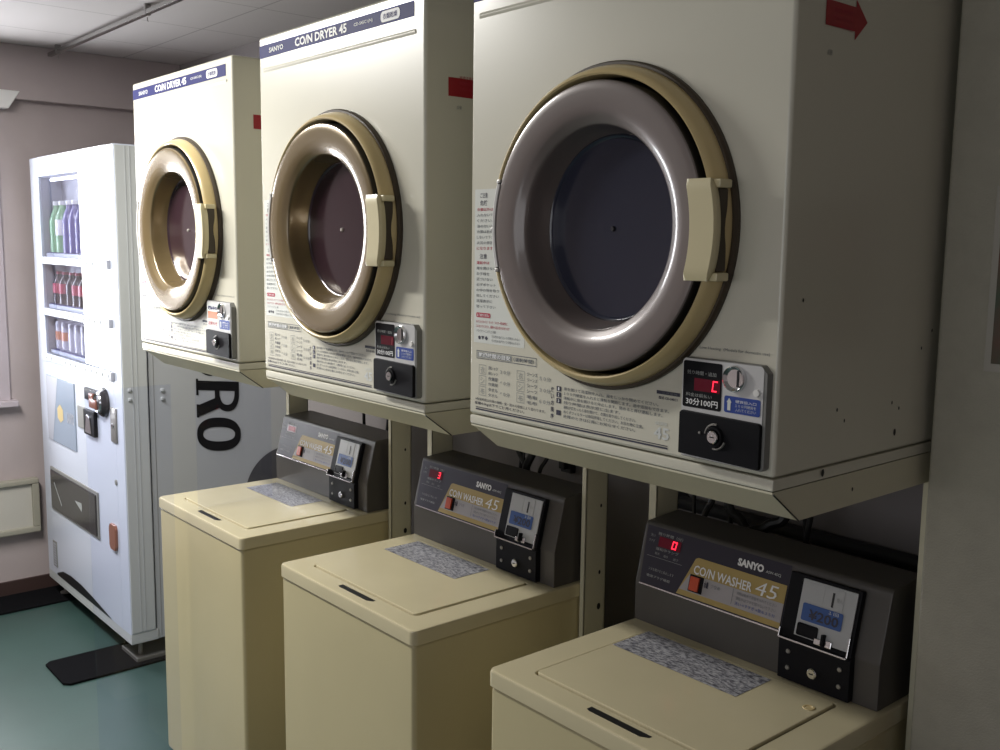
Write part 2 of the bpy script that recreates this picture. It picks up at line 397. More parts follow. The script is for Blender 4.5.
def make_dryer(i, label):
    zt = DT[i]
    t = empty('coin_dryer', (DX[i], DY[i], ZB), label, 'dryer', 'coin dryers on stands')
    H = zt-ZB; c = (.3180, 0, 1.5370-ZB)
    # cabinet with a lip at the bottom
    b = MB(); q = bmesh.new(); bmesh.ops.create_cube(q, size=1.)
    for v_ in q.verts: v_.co = Vector((DW/2+v_.co.x*DW, .30+v_.co.y*.60, (.018+H)/2+v_.co.z*(H-.018)))
    bmesh.ops.bevel(q, geom=list(q.edges), offset=.006, segments=3, profile=.5, affect='EDGES')
    ff = max((f for f in q.faces if f.normal.y < -.99), key=lambda f: f.calc_area()); ed = list(ff.edges)
    bmesh.ops.delete(q, geom=[ff], context='FACES_ONLY')
    ci = [q.verts.new((c[0]+.217*math.cos(2*PI*k/64), 0, c[2]+.217*math.sin(2*PI*k/64))) for k in range(64)]
    ce = [q.edges.new((ci[k], ci[(k+1) % 64])) for k in range(64)]
    bmesh.ops.triangle_fill(q, edges=ed+ce, use_beauty=True, normal=(0, -1, 0))
    for f in [f for f in q.faces if all((v_.co-Vector(c)).length < .2175 for v_ in f.verts)]: q.faces.remove(f)
    b.add(q, M['cab']); b.box(.001, DW-.001, .001, .60, 0, .0165, M['cab'], .003)
    b.prism([(0, 1.8835-ZB-.005), (-.002, 1.8835-ZB-.001), (-.002, 1.8835-ZB+.001), (0, 1.8835-ZB+.005)], .02, .595, M['cab'], 'x', .0008)
    cab = b.build('cabinet', t)
    h = ((.287, .09), (.308, .08), (.30, .045), (.393, .19), (.364, .165), (.113, .0105), (.045, .245), (.14, .094), (.16, .077)) if i == 2 else ((.30, .06), (.30, .045))
    for y, z in h:
        r = .0036 if z < .07 else .0018; b = MB()
        b.poly([(DW+.0006, y+r*math.cos(a), z+1.5*r*math.sin(a)) for a in [k*PI/6 for k in range(12)]], M['blackr'])
        b.build('screw_hole', cab, 0)
    # title strip
    st = zt-.0125 if i != 2 else 1.934; s0 = 1.907 + (0, .003, 0)[i] - (.012 if i == 0 else 0)
    p = Print((0, 0, -ZB), (1, 0, 0), (0, 0, 1)); p.rect(.004, .590, s0, s0+.027, M['blue'], .0006); strip = p.build('title_strip', t)
    p = Print((0, 0, -ZB), (1, 0, 0), (0, 0, 1)); L = .0011
    p.text('SANYO', .049, .112, s0+.008, s0+.0185, M['greyp'], .02, lift=L)
    p.text('CO/N DRYER 45', .163, .366, s0+.005, s0+.0225, M['white'], .03, lift=L)
    p.text('CD-S45C1(N)', .392, .457, s0+.010, s0+.0175, M['greyp'], .01, lift=L)
    p.rect(.484, .546, s0+.004, s0+.0235, M['white'], L, .008)
    p.text('衣類乾燥', .492, .538, s0+.0085, s0+.019, M['blue'], .01, lift=L+.0004)
    p.build('lettering', strip)
    # side warning sticker: an arrow on the nearest, red labels on the others
    p = Print((DW, 0, -ZB), (0, 1, 0), (0, 0, 1))
    if i == 2: p.poly([(.062, 1.788), (.131, 1.789), (.131, 1.778), (.160, 1.804), (.131, 1.829), (.131, 1.819), (.062, 1.819)], M['redsticker'], .0007)
    else: p.rect(.051, .125, 1.775, 1.808, M['redsticker'], .0007)
    ws = p.build('warning_sticker', t)
    p = Print((DW, 0, -ZB), (0, 1, 0), (0, 0, 1))
    for k in range(3): p.text(('高温注意排気口', '可燃物を近づけないで', '下さい。火災の原因')[k], .076, .124, 1.810-k*.010-.003, 1.8165-k*.010-.004, M['red'], 0, lift=.0012)
    p.text('点検', .07, .082, 1.753, 1.760, M['inkg'], 0)
    p.build('lettering', ws)
    # ---- instruction print on the front
    p = Print((0, 0, -ZB), (1, 0, 0), (0, 0, 1))
    cx, cz, R = DW/2, 1.5365, .236
    n = 9; left = []
    for k in range(25):
        z = 1.345+(1.603-1.345)*k/24; dx = R*R-(z-cz)**2
        left.append((min(.142 if z < 1.39 else .4, cx-math.sqrt(max(dx, 0))-.003), z))
    p.poly([(.012, 1.345)]+left+[(.012, 1.603)], M['sticker'], .0003)
    p.build('warning_print_backing', t)
    p = Print((0, 0, -ZB), (1, 0, 0), (0, 0, 1)); L = .0007
    z = 1.597
    for k, s in enumerate(JP_V):
        big = k in (0, 1, 10); h = .0085 if big else .0052; dx = R*R-(z-.006-cz)**2; xe = cx-math.sqrt(max(dx, 0))-.006
        x1 = min(xe, .018+.0085*len(s)) if not big else .045
        p.text(s, .026 if big else .018, x1, z-h, z, M['red'] if k in (2, 9, 11) else M['ink'] if big else M['inkg'], .01, lift=L)
        z -= h+(.0040 if k != 9 else .0065)
        if z < 1.407: break
    p.rect(.018, .056, 1.3885, 1.3965, M['red'], L, .003)
    p.text('必ずお守りください', .021, .053, 1.390, 1.395, M['white'], .02, lift=L+.0004)
    p.text('火のついたタバコ・マッチ・ライター等は絶対に', .018, .10, 1.379, 1.384, M['red'], .005, lift=L)
    p.text('入れないでください。爆発や火災の恐れがあります', .018, .105, 1.371, 1.376, M['red'], .005, lift=L)
    p.text('ドライクリーニングした衣類', .020, .07, 1.363, 1.368, M['inkg'], .005, lift=L)
    p.text('●▼◆', .024, .050, 1.350, 1.358, M['ink'], 0, lift=L)
    for k in range(2): p.text('引火性の油が付いた衣類は入れない', .060, .132, 1.356-.007*k, 1.3605-.007*k, M['inkg'], 0, lift=L)
    # title box and drying table
    p.outline(.020, .172, 1.318, 1.332, .0012, M['inkg'], L)
    p.rect(.0225, .112, 1.3205, 1.3295, M['tgrey'], L)
    p.text('乾燥時間の目安', .027, .108, 1.3212, 1.3288, M['white'], .02, lift=L+.0005)
    p.text('（運転時間）', .116, .166, 1.3215, 1.3285, M['inkg'], .02, lift=L)
    it = [('綿シャツ', '３０分'), ('作業服', '４０分'), ('タオル', '４０分')], [('ジーンズ', '５０分'), ('シーツ', '３０分'), ('毛布', '６０分')]
    for cc in range(2):
        for r in range(3):
            z = 1.299-.0185*r; x = .022+.098*cc
            p.outline(x+.005, x+.024, z-.007, z+.009, .0008, M['tgrey'], L)
            p.text('衣シ布'[r], x+.009, x+.020, z-.005, z+.006, M['tgrey'], 0, lift=L)
            p.text(it[cc][r][0], x+.030, x+.055, z+.002, z+.0085, M['inkg'], .02, lift=L)
            p.text(it[cc][r][0], x+.030, x+.055, z-.007, z-.001, M['inkg'], .01, lift=L)
            p.text(it[cc][r][1], x+.060, x+.086, z-.002, z+.005, M['tgrey'], .02, lift=L)
    p.text('※乾燥時間は衣類の種類・量・脱水の程度により変わります。', .018, .195, 1.2455, 1.2505, M['ink'], 0, lift=L)
    p.text('容量4.5kg以下でご使用ください。', .016, .145, 1.2375, 1.2435, M['ink'], .01, lift=L)
    # how-to list
    for k in range(5): p.text('使い方順序'[k], .207, .214, 1.290-.0105*k-.008, 1.290-.0105*k, M['ink'], .02, lift=L)
    for k in (0, 1, 2, 4):
        z = 1.293-.0095*k; p.rect(.220, .230, z-.0078, z, M['ink'], L); p.text('1234 5'[k], .2235, .2265, z-.0065, z-.0015, M['white'], .02, lift=L+.0004)
    W = (.192, .212, .20, .12, .150, .165, .150)
    for k, s in enumerate(JP_T):
        z = 1.2930-.0072*k; p.text(s, .236, .236+W[k], z-.0052, z, M['inkg'], .01, lift=L)
    # dark nameplate, ghost 45, english line
    p.rect(.424, .466, 1.3062, 1.3112, M['ink'], L); p.text('三洋電機', .434, .462, 1.3070, 1.3104, M['inkg'], 0, lift=L+.0003)
    p.text('型式 CD-S45C1', .428, .462, 1.2990, 1.3035, M['ink'], .02, lift=L)
    p.text('GAS DRYER', .423, .445, 1.262, 1.267, M['greyp'], .01, lift=L)
    p.text('45', .421, .449, 1.2415, 1.259, M['greyp'], .02, lift=L)
    p.text('Low Heating  (Models for domestic use)', .497, .608, 1.3755, 1.3805, M['inkg'], 0, lift=L)
    # double rule
    p.rect(.019, .447, 1.2290, 1.2315, M['ink'], L); p.rect(.019, .447, 1.2330, 1.2342, M['ink'], L)
    p.build('instruction_print', t)
    # ---- door
    b = MB(); b.lathe([(.2275, 0), (.2365, 0), (.2365, -.006), (.234, -.010), (.2275, -.010)], c, M['seal_shade'], close=True); b.build('door_seal', t)
    b = MB(); b.lathe([(.2132, 0), (.2132, -.028), (.2145, -.0335), (.2170, -.0355), (.2205, -.034), (.2245, -.029), (.2285, -.018), (.2305, -.010), (.2300, -.004), (.228, 0)], c, M['dring'], seg=128)
    df = b.build('door_frame', t)
    b = MB()
    b.lathe([(.2070, -.014), (.2070, -.0365), (.2060, -.0385)], c, M['blackr'], seg=128)
    b.lathe([(.2060, -.0385), (.2045, -.0402), (.2010, -.0412), (.1930, -.0414), (.1760, -.0405), (.1660, -.0390), (.1570, -.0350), (.1510, -.0308), (.1488, -.0298), (.1470, -.0280), (.1460, -.0250), (.1447, -.0180), (.1425, -.0060), (.1400, .0040), (.1365, .0145)], c, M['bowl' if i == 2 else 'bowl_warmlit'], seg=128)
    dr = b.build('door', t)
    b = MB(); b.lathe([(.1367, .0140), (.134, .0118), (.1325, .0125), (.130, .0150), (0, .0150)], c, M['glassd' if i == 2 else 'glassr'], seg=128)
    pane = b.build('door_glass', dr)
    b = MB(); b.lathe([(0, .0115), (.003, .0115), (.004, .0135), (.004, .0155)], c, M['dotd' if i == 2 else 'dot'], seg=20); b.build('button', pane)
    # hinge on the left rim
    b = MB(); b.lathe([(.2045, -.0425), (.2085, -.0435), (.2125, -.041), (.2135, -.016), (.2060, -.016)], c, M['hinge'], a0=PI-.34, a1=PI+.30, seg=24, close=True)
    for a in (-.36, .005, .32):
        x, z = c[0]-.2085*math.cos(a), c[2]-.2085*math.sin(a); b.box(x-.006, x+.003, -.042, -.015, z-.003, z+.003, M['steel'], .001)
    b.build('hinge', dr)
    # handle on the right rim
    b = MB(); tt = bmesh.new(); rows = []
    N = 14
    for k in range(N+1):
        z = c[2]-.068+(.130)*k/N; q = ((z-c[2]+.003)/.065)**2; x0 = c[0]+.1910-.010*q; x1 = x0+.043; e_ = .0035 if k in (0, N) else 0; x0 += e_; x1 -= e_
        rows.append([(x0, -.036), (x0, -.047), (x0+.003, -.0505+e_), (x0+.041-e_, -.0505+e_), (x1, -.047), (x1, -.042), (x1-.003, -.034), (x0+.02, -.030)])
        rows[-1] = [tt.verts.new((p_[0], p_[1], z)) for p_ in rows[-1]]
    for A, B in zip(rows, rows[1:]):
        for k in range(8): tt.faces.new((A[k], A[(k+1) % 8], B[(k+1) % 8], B[k]))
    tt.faces.new(rows[0]); tt.faces.new(rows[-1][::-1]); b.add(tt, M['handle'])
    for z in (c[2]-.066, c[2]+.052): b.box(c[0]+.2, c[0]+.2330, -.041, -.016, z-.002, z+.009, M['handle'], .002)
    b.box(c[0]+.222, c[0]+.2275, -.0345, -.016, c[2]-.056, c[2]+.050, M['seal_shade'], .002)  # dark strip stands in for the shade in the finger recess
    b.build('handle', dr)
    # ---- control panel
    x0, x1, z0, z1 = .478, .614, 1.2285-ZB, 1.3645-ZB
    b = MB(); b.prism([(x0+.004, z0), (x1-.004, z0), (x1, z0+.004), (x1, z1-.010), (x1-.010, z1), (x0+.005, z1), (x0, z1-.005), (x0, z0+.004)], -.012, .002, M['panelside'], 'y', .001)
    cp = b.build('control_panel', t)
    pz = ZB
    p = Print((0, -.0122, -ZB), (1, 0, 0), (0, 0, 1)); p.rect(x0+.001, x1-.005, z0+.001+pz, z1-.001+pz, M['silver'], .0004, .006); p.build('face_plate', cp)
    p = Print((0, -.0128, -ZB), (1, 0, 0), (0, 0, 1))
    if i == 0: p.rect(.481, .545, 1.2995, 1.3605, M['greyp'], .0004, .003)
    else: p.rect(.481, .545, 1.2975, 1.3605, M['black'], .0004, .003)
    p.rect(.500 if i else .486, .5425 if i else .540, 1.321, 1.338, M['dispd'] if i else M['sampleo'], .0007)
    if i: 
        p.text('残り時間・追加', .488, .536, 1.3425, 1.348, M['tgrey'], 0, lift=.0009)
        p.text('料金は前払い', .487, .530, 1.3125, 1.3175, M['tgrey'], 0, lift=.0009)
        p.text('30分100円', .487, .540, 1.301, 1.3105, M['white'], .01, lift=.0009)
        seg7(p, .5295, 1.3225, .008, .0145, 'C' if i == 2 else '1', M['led'] if i == 2 else M['ledoff'], .0011)
    else:
        p.text('故障中の', .488, .538, 1.342, 1.352, M['blue'], .02, lift=.0009); p.text('お知らせ', .488, .538, 1.304, 1.314, M['red'], .02, lift=.0009)
    p.build('display', cp)
    p = Print((0, -.0128, -ZB), (1, 0, 0), (0, 0, 1))
    p.rect(.550, .606, 1.2985, 1.3205, M['blues'], .0004, .003)
    p.poly([(.5555, 1.3015), (.5605, 1.3015), (.5605, 1.312), (.562, 1.312), (.558, 1.318), (.554, 1.312), (.5555, 1.312)], M['greyp'], .0008)
    for k, s_ in enumerate(('硬貨投入口', '１００円硬貨を', '入れてください')): p.text(s_, .568, .600, 1.3125-.0055*k, 1.3165-.0055*k, M['greyp'] if k else M['white'], 0, lift=.0008)
    p.build('coin_notice', cp)
    b = MB(); cc = (.566, -.0126, 1.344-ZB); b.lathe([(.0178, -.0004), (.0172, -.0050), (.0160, -.0058), (.0148, -.0045), (.0120, -.0018), (.0, -.0010)], cc, M['chrome'], seg=40)
    b.box(.5695, .5720, -.0152, -.0130, 1.3335-ZB, 1.3545-ZB, M['blackr']); b.build('coin_slot', cp)
    b = MB(); b.lathe([(0, -.0035), (.0045, -.0030), (.0052, 0)], (.600, -.0125, 1.329-ZB), M['hinge'], seg=16); b.build('return_button', cp)
    b = MB(); b.prism([(.4795, 1.2330-ZB), (.6080, 1.2305-ZB), (.6100, 1.2330-ZB), (.6100, 1.2870-ZB), (.6070, 1.2905-ZB), (.4825, 1.2925-ZB), (.4795, 1.2895-ZB)], -.018, -.011, M['black'], 'y', .0015)
    cb = b.build('coin_box', cp)
    b = MB(); cc = (.541, -.018, 1.2640-ZB)
    b.lathe([(.018, 0), (.017, -.0015), (.0155, -.0015), (.015, 0)], cc, M['steel'], a0=PI*.45, a1=PI*.95, seg=20)
    b.lathe([(.018, 0), (.017, -.0015), (.0155, -.0015), (.015, 0)], cc, M['steel'], a0=-PI*.55, a1=-PI*.1, seg=20)
    b.lathe([(.0145, 0), (.013, -.004), (.0105, -.004), (.010, 0)], cc, M['black'], seg=32); b.build('lock_collar', cb)
    b = MB(); b.lathe([(.0088, 0), (.0086, -.006), (.0076, -.0072), (0, -.0072)], cc, M['chrome'], seg=32)
    b.box(.5380, .5445, -.0257, -.0251, 1.2635-ZB, 1.2650-ZB, M['blackr']); b.build('lock', cb)
    if i == 2:
        b = MB(); b.lathe([(0, -.002), (.0018, -.0015), (.002, 0)], (.516, -.018, 1.266-ZB), M['steel'], seg=12); b.build('key_mark', cb)
    return t

make_dryer(0, 'farthest coin dryer, beside the vending machine, with a pale notice over its display')
make_dryer(1, 'middle cream coin dryer with navy title strip and warm-lit round door')
make_dryer(2, 'nearest coin dryer, with dark round window and red arrow sticker on its side')

# ------------------------------------------------------------------ stands
SL = ['cream metal stand with sloping skirt under the farthest dryer', 'cream metal stand with sloping skirt under the middle dryer', 'cream metal stand with sloping skirt under the nearest dryer']
for i in range(3):
    t = empty('dryer_stand', (DX[i], DY[i], 0), SL[i], 'stand', 'dryer stands')
    zt, zb = ZB-.0005, 1.1535
    b = MB(); th = .003; ys = .064
    outer = [(.003, .003), (DW-.003, .003)]
    # four skirt walls, the front one sloping in; side walls end on the mitre
    b.prism([(.003, zt), (ys, zb), (ys+.003, zb), (ys+.003, zb+.006), (.009, zt)], .006, DW-.006, M['cream'], 'x')
    for x in (.002, DW-.005): b.prism([(.003, zt), (ys, zb), (.560, zb), (.600, zt)], x, x+.003, M['cream'], 'x')
    b.prism([(.600, zt), (.560, zb), (.557, zb), (.595, zt)], .006, DW-.006, M['cream'], 'x')
    b.box(.003, DW-.003, .003, .60, zt-.003, zt, M['cream'])
    b.poly([(DW-.0012, .195+.002*math.cos(a), 1.1765+.003*math.sin(a)) for a in [q*PI/6 for q in range(12)]], M['blackr'])
    # dark mitre line
    for x in (DW-.0015,): b.tube([(x, .003, zt-.003), (x, ys, zb)], .0011, M['blackr'], 6)
    sk = b.build('skirt', t); o_ = .017 if i == 0 else 0.
    for k, (xa, xb, sx) in enumerate(((.046+o_*.5, .066+o_*.5, .063+o_*.5), (DW-.0145+o_, DW-.001+o_, DW-.004+o_))):
        for (y0, y1) in ((.430, .497),):
            b = MB(); b.box(xa, xb, y0, y0+.004, .0, zb+.03, M['cream'], .001)
            b.box(sx, sx+.003, y0, y1, .0, zb+.03, M['cream'], .001)
            b.box(xa, xb, y1-.004, y1, .0, zb+.03, M['cream'], .001)
            for z, r in ((.80, .0035), (.722, .0055), (.95, .003)):
                b.poly([(sx+.0036, y0+.046+r*math.cos(a), z+1.4*r*math.sin(a)) for a in [q*PI/6 for q in range(12)]], M['blackr'])
            b.box(xa-.004, xb+.004, y0-.004, y1+.004, 0, .006, M['steel'], .001)
            b.build('leg', t)

# ------------------------------------------------------------------ washers
WX = [-.2610, .4914, 1.2310]; WYs = [-.003, -.0165, -.0094]; WWd = .529; ZT = .7808
def make_washer(i, label):
    t = empty('coin_washer', (WX[i], WYs[i], 0), label, 'washing machine', 'coin washers under the dryers')
    b = MB(); b.box(.004, WWd-.004, .004, .520, .018, .752, M['wash'], .010, 3)
    b.box(.02, WWd-.02, .02, .50, .006, .02, M['blackr'])
    b.build('body', t)
    for x in (.05, WWd-.05):
        for y in (.05, .47):
            b = MB(); b.lathe([(0, 0), (.02, 0), (.018, .012), (.012, .02), (0, .02)], (x, y, 0), M['blackr'], 'z', 16); b.build('foot', t)
    # top cover: rim with an opening for the lid
    lx0, lx1, ly0, ly1 = .068, .462, .053, .350
    b = MB()
    tt = bmesh.new()
    def loop(x0, x1, y0, y1, z, r, n=5):
        o = []
        for cx, cy, a in ((x1-r, y1-r, 0), (x0+r, y1-r, 90), (x0+r, y0+r, 180), (x1-r, y0+r, 270)):
            for k in range(n+1):
                q = math.radians(a+90*k/n); o.append(tt.verts.new((cx+r*math.cos(q), cy+r*math.sin(q), z)))
        return o
    L = [loop(.002, WWd-.002, .002, .522, .7497, .012), loop(0, WWd, 0, .524, .7510, .014), loop(0, WWd, 0, .524, .7750, .014), loop(.0017, WWd-.0017, .0017, .5223, .7791, .0135), loop(.006, WWd-.006, .006, .518, .7808, .012),
         loop(lx0-.005, lx1+.005, ly0-.005, ly1+.005, .7808, .013), loop(lx0-.0032, lx1+.0032, ly0-.0032, ly1+.0032, .7795, .012), loop(lx0-.0030, lx1+.0030, ly0-.0030, ly1+.0030, .766, .012)]
    for A, B in zip(L, L[1:]):
        n = len(A)
        for k in range(n): tt.faces.new((A[k], A[(k+1) % n], B[(k+1) % n], B[k]))
    tt.faces.new(L[-1][::-1]); tt.faces.new(L[0])
    b.add(tt, M['lid'])
    b.box(lx0-.0025, lx1+.0025, ly0-.0025, ly1+.0025, .7655, .7668, M['seal_shade'])  # dark groove floor paints in the shadow line round the lid
    top = b.build('top_cover', t)
    b = MB(); b.prism([(.218, .0255), (.226, .0225), (.332, .0225), (.345, .0300), (.345, .0370), (.218, .0370)], .7720, .7812, M['blackr'], 'z', .0006); b.build('finger_slot', top)
    # lid, raised slightly, with a soft edge and overlay label
    b = MB(); tt = bmesh.new()
    L = [loop(lx0, lx1, ly0, ly1, .7675, .010), loop(lx0, lx1, ly0, ly1, .7815, .010), loop(lx0+.0007, lx1-.0007, ly0+.0007, ly1-.0007, .7830, .0095), loop(lx0+.0022, lx1-.0022, ly0+.0022, ly1-.0022, .7836, .009)]
    for A, B in zip(L, L[1:]):
        for k in range(len(A)): tt.faces.new((A[k], A[(k+1) % len(A)], B[(k+1) % len(A)], B[k]))
    tt.faces.new(L[0][::-1]); tt.faces.new(L[-1]); b.add(tt, M['lid'])
    lid = b.build('lid', t)
    p = Print((0, 0, .7838), (1, 0, 0), (0, 1, 0)); p.poly([(.058+.012, .243), (.345, .236), (.352, .300), (.300, .345), (.078, .343)], M['lidlabel'], .0004)
    p.mb.bm.free(); p.mb = MB()
    p.rect(.072, .346, .240, .341, M['lidlabel'], .0004); lb = p.build('instruction_label', lid)
    if i == 2:
        b = MB(); b.lathe([(.010, 0), (.0095, .0012), (.0065, .0012), (.006, .0003), (0, .0003)], (.444, .300, .7838), M['dring'], 'z', 24); b.build('round_cap', lid)
    # console
    yf, zk, yt, ztp = .376, .858, .406, .976
    b = MB(); b.prism([(yf, ZT-.0005), (yf, zk), (yt-.002, ztp-.005), (yt+.003, ztp), (.500, .982), (.512, .975), (.512, ZT-.0005)], .003, WWd-.010, M['console'], 'x', .003)
    cs = b.build('console', t)
    v = Vector((0, yt-yf, ztp-zk)).normalized()
    PP = (0, yf-.0006, zk)
    p = Print(PP, (1, 0, 0), v); p.poly([(.016, .002), (.336, .002), (.336, .114), (.010, .114)], M['cpanel'], .0012); pl = p.build('front_panel', cs)
    p = Print(PP, (1, 0, 0), v); p.rect(.015, .338, -.0012, .0014, M['chrome'], .0024); p.build('chrome_strip', pl)
    # gold badge area
    p = Print(PP, (1, 0, 0), v); p.poly([(.107, .004), (.334, .004), (.334, .079), (.143, .080), (.137, .077)], M['gold'], .0022)
    p.poly([(.112, .014), (.334, .014), (.334, .047), (.131, .047)], M['goldg'], .0027)
    for k in range(3): p.text(('洗剤は粉末で適量を入れてください', '運転中はフタを開けないで下さい', '　洗い→すすぎ→脱水３５分')[k], .238, .322, .037-.009*k, .043-.009*k, M['inkg' if k < 2 else 'blues'], 0, lift=.0033)
    p.text('水量', .166, .176, .030, .042, M['ink'], .03, lift=.0033); p.text('少なめ', .181, .202, .033, .041, M['inkg'], 0, lift=.0033)
    p.rect(.230, .231, .018, .046, M['inkg'], .0032)
    p.build('gold_badge', pl)
    p = Print(PP, (1, 0, 0), v); L = .0034
    p.text('CO/N WASHER', .138, .267, .049, .066, M['white'], .018, lift=L)
    p.text('45', .274, .320, .0485, .0725, M['white'], -.004, shear=.15, lift=L)
    p.text('SANYO', .228, .283, .0880, .1020, M['white'], .05, lift=.0022)
    p.text('ASW-45CJ', .288, .318, .0885, .0945, M['greyp'], .0, lift=.0022)
    L = .0022
    p.text('残り時間（分）', .040, .100, .1000, .1060, M['tgrey'], .01, lift=L)
    p.text('運転中ランプ', .040, .096, .0710, .0765, M['tgrey'], .01, lift=L)
    p.text('洗い', .022, .034, .094, .1, M['tgrey'], 0, lift=L); p.text('すすぎ', .020, .034, .084, .089, M['tgrey'], 0, lift=L)
    p.text('脱水', .040, .052, .062, .067, M['tgrey'], 0, lift=L); p.text('給水', .062, .073, .061, .066, M['tgrey'], 0, lift=L); p.text('終了', .086, .098, .060, .065, M['tgrey'], 0, lift=L)
    p.rect(.022, .108, .0565, .0571, M['tgrey'], L)
    p.text('フタを開けると停止します', .032, .094, .0300, .0355, M['tgrey'], 0, lift=L)
    p.text('電源プラグ確認', .030, .088, .0170, .0220, M['tgrey'], .01, lift=L)
    p.build('lettering', pl)
    p = Print(PP, (1, 0, 0), v); p.rect(.044, .098, .0785, .0980, M['dispd'], .0020)
    if i == 2: seg7(p, .0765, .0805, .011, .0155, '0', M['led'], .0028)
    if i == 1: seg7(p, .0800, .0805, .009, .0155, '3', M['led'], .0028)
    if i == 0: p.rect(.052, .092, .0815, .0955, M['ledoff'], .0025)
    for f in p.mb.bm.faces: pass
    dsp = p.build('display', pl)
    for vv in dsp.data.vertices: pass
    # orange rocker switch
    b = MB()
    def onface(x0, x1, a, c_, l0, l1, m, bev=.0008):
        q = bmesh.new(); bmesh.ops.create_cube(q, size=1.)
        n_ = Vector((1, 0, 0)).cross(v)
        for vt in q.verts:
            co = vt.co.copy(); vt.co = Vector(PP)+Vector((1, 0, 0))*((x0+x1)/2+co.x*(x1-x0))+v*((a+c_)/2+co.y*(c_-a))+n_*((l0+l1)/2+co.z*(l1-l0))
        if bev: bmesh.ops.bevel(q, geom=list(q.edges), offset=bev, segments=2, profile=.5, affect='EDGES')
        b.add(q, m)
    onface(.133, .164, .016, .047, .001, .005, M['black']); onface(.137, .157, .0185, .0445, .004, .0085, M['orange']); b.build('rocker_switch', cs)
    # coin box: black frame following the face, chrome coin plate, lower lock plate
    b = MB(); onface(.342, .476, -.004, .108, 0, .013, M['black'], .003)
    b.prism([(yf-.014, ZT+.003), (yf-.014, zk-.006), (yf-.010, zk), (yf+.001, zk), (yf+.001, ZT+.003)], .342, .476, M['black'], 'x', .002)
    cbx = b.build('coin_box', cs)
    b = MB(); onface(.370, .470, .006, .102, .0125, .0150, M['coinw'], .001)
    onface(.379, .412, .068, .098, .0148, .0156, M['coinw'], .0003); onface(.413, .448, .064, .099, .0148, .0158, M['coinw'], .0003)
    cpn = b.build('coin_plate', cbx)
    b = MB(); onface(.4275, .4310, .068, .092, .0156, .0165, M['blackr'], 0); b.build('coin_slot', cpn)
    p = Print(PP, (1, 0, 0), v); p.rect(.378, .452, .034, .063, M['blues2'], .0162, .003); p.text('¥200', .391, .446, .038, .055, M['ink'], .02, lift=.0168)
    p.text('１回', .426, .444, .056, .0615, M['greyp'], 0, lift=.0168); p.text('投入', .436, .446, .078, .086, M['tgrey'], 0, lift=.0164); p.build('price_label', cpn)
    b = MB(); onface(.375, .413, .008, .029, .0145, .0170, M['black'], .003); b.build('return_cup', cpn)
    b = MB(); onface(.4245, .4290, .004, .022, .0145, .0250, M['black'], .001)
    onface(.410, .4235, .002, .012, .0145, .019, M['chrome'], .0015); onface(.4305, .4420, .002, .014, .0145, .019, M['chrome'], .0015); b.build('return_lever', cpn)
    b = MB(); onface(.345, .472, -.0055, -.0025, .010, .0225, M['chrome'], .0006); onface(.345, .3475, -.0055, .012, .010, .0225, M['chrome'], .0006); onface(.4695, .472, -.0055, .030, .010, .0185, M['chrome'], .0006); b.build('tray_lip', cbx)
    b = MB(); cc = (.410, yf-.014, .8120); b.lathe([(.0095, 0), (.0090, -.004), (.0075, -.0055), (0, -.0055)], cc, M['chrome'], seg=24); b.box(.4065, .4135, yf-.0202, yf-.0192, .8112, .8128, M['blackr']); b.build('lock', cbx)
    for (x, z) in ((.362, .806), (.362, .835), (.458, .835), (.458, .806)):
        b = MB(); b.lathe([(0, -.0022), (.0035, -.0018), (.0042, 0)], (x, yf-.014, z), M['steel'], seg=14); b.build('screw', cbx)
    return t
make_washer(0, 'farthest yellow-cream coin washer standing beside the white vending machine')
make_washer(1, 'middle yellow-cream coin washer with charcoal console, under the middle dryer')
make_washer(2, 'nearest yellow-cream coin washer in the foreground, small round cap on its lid')

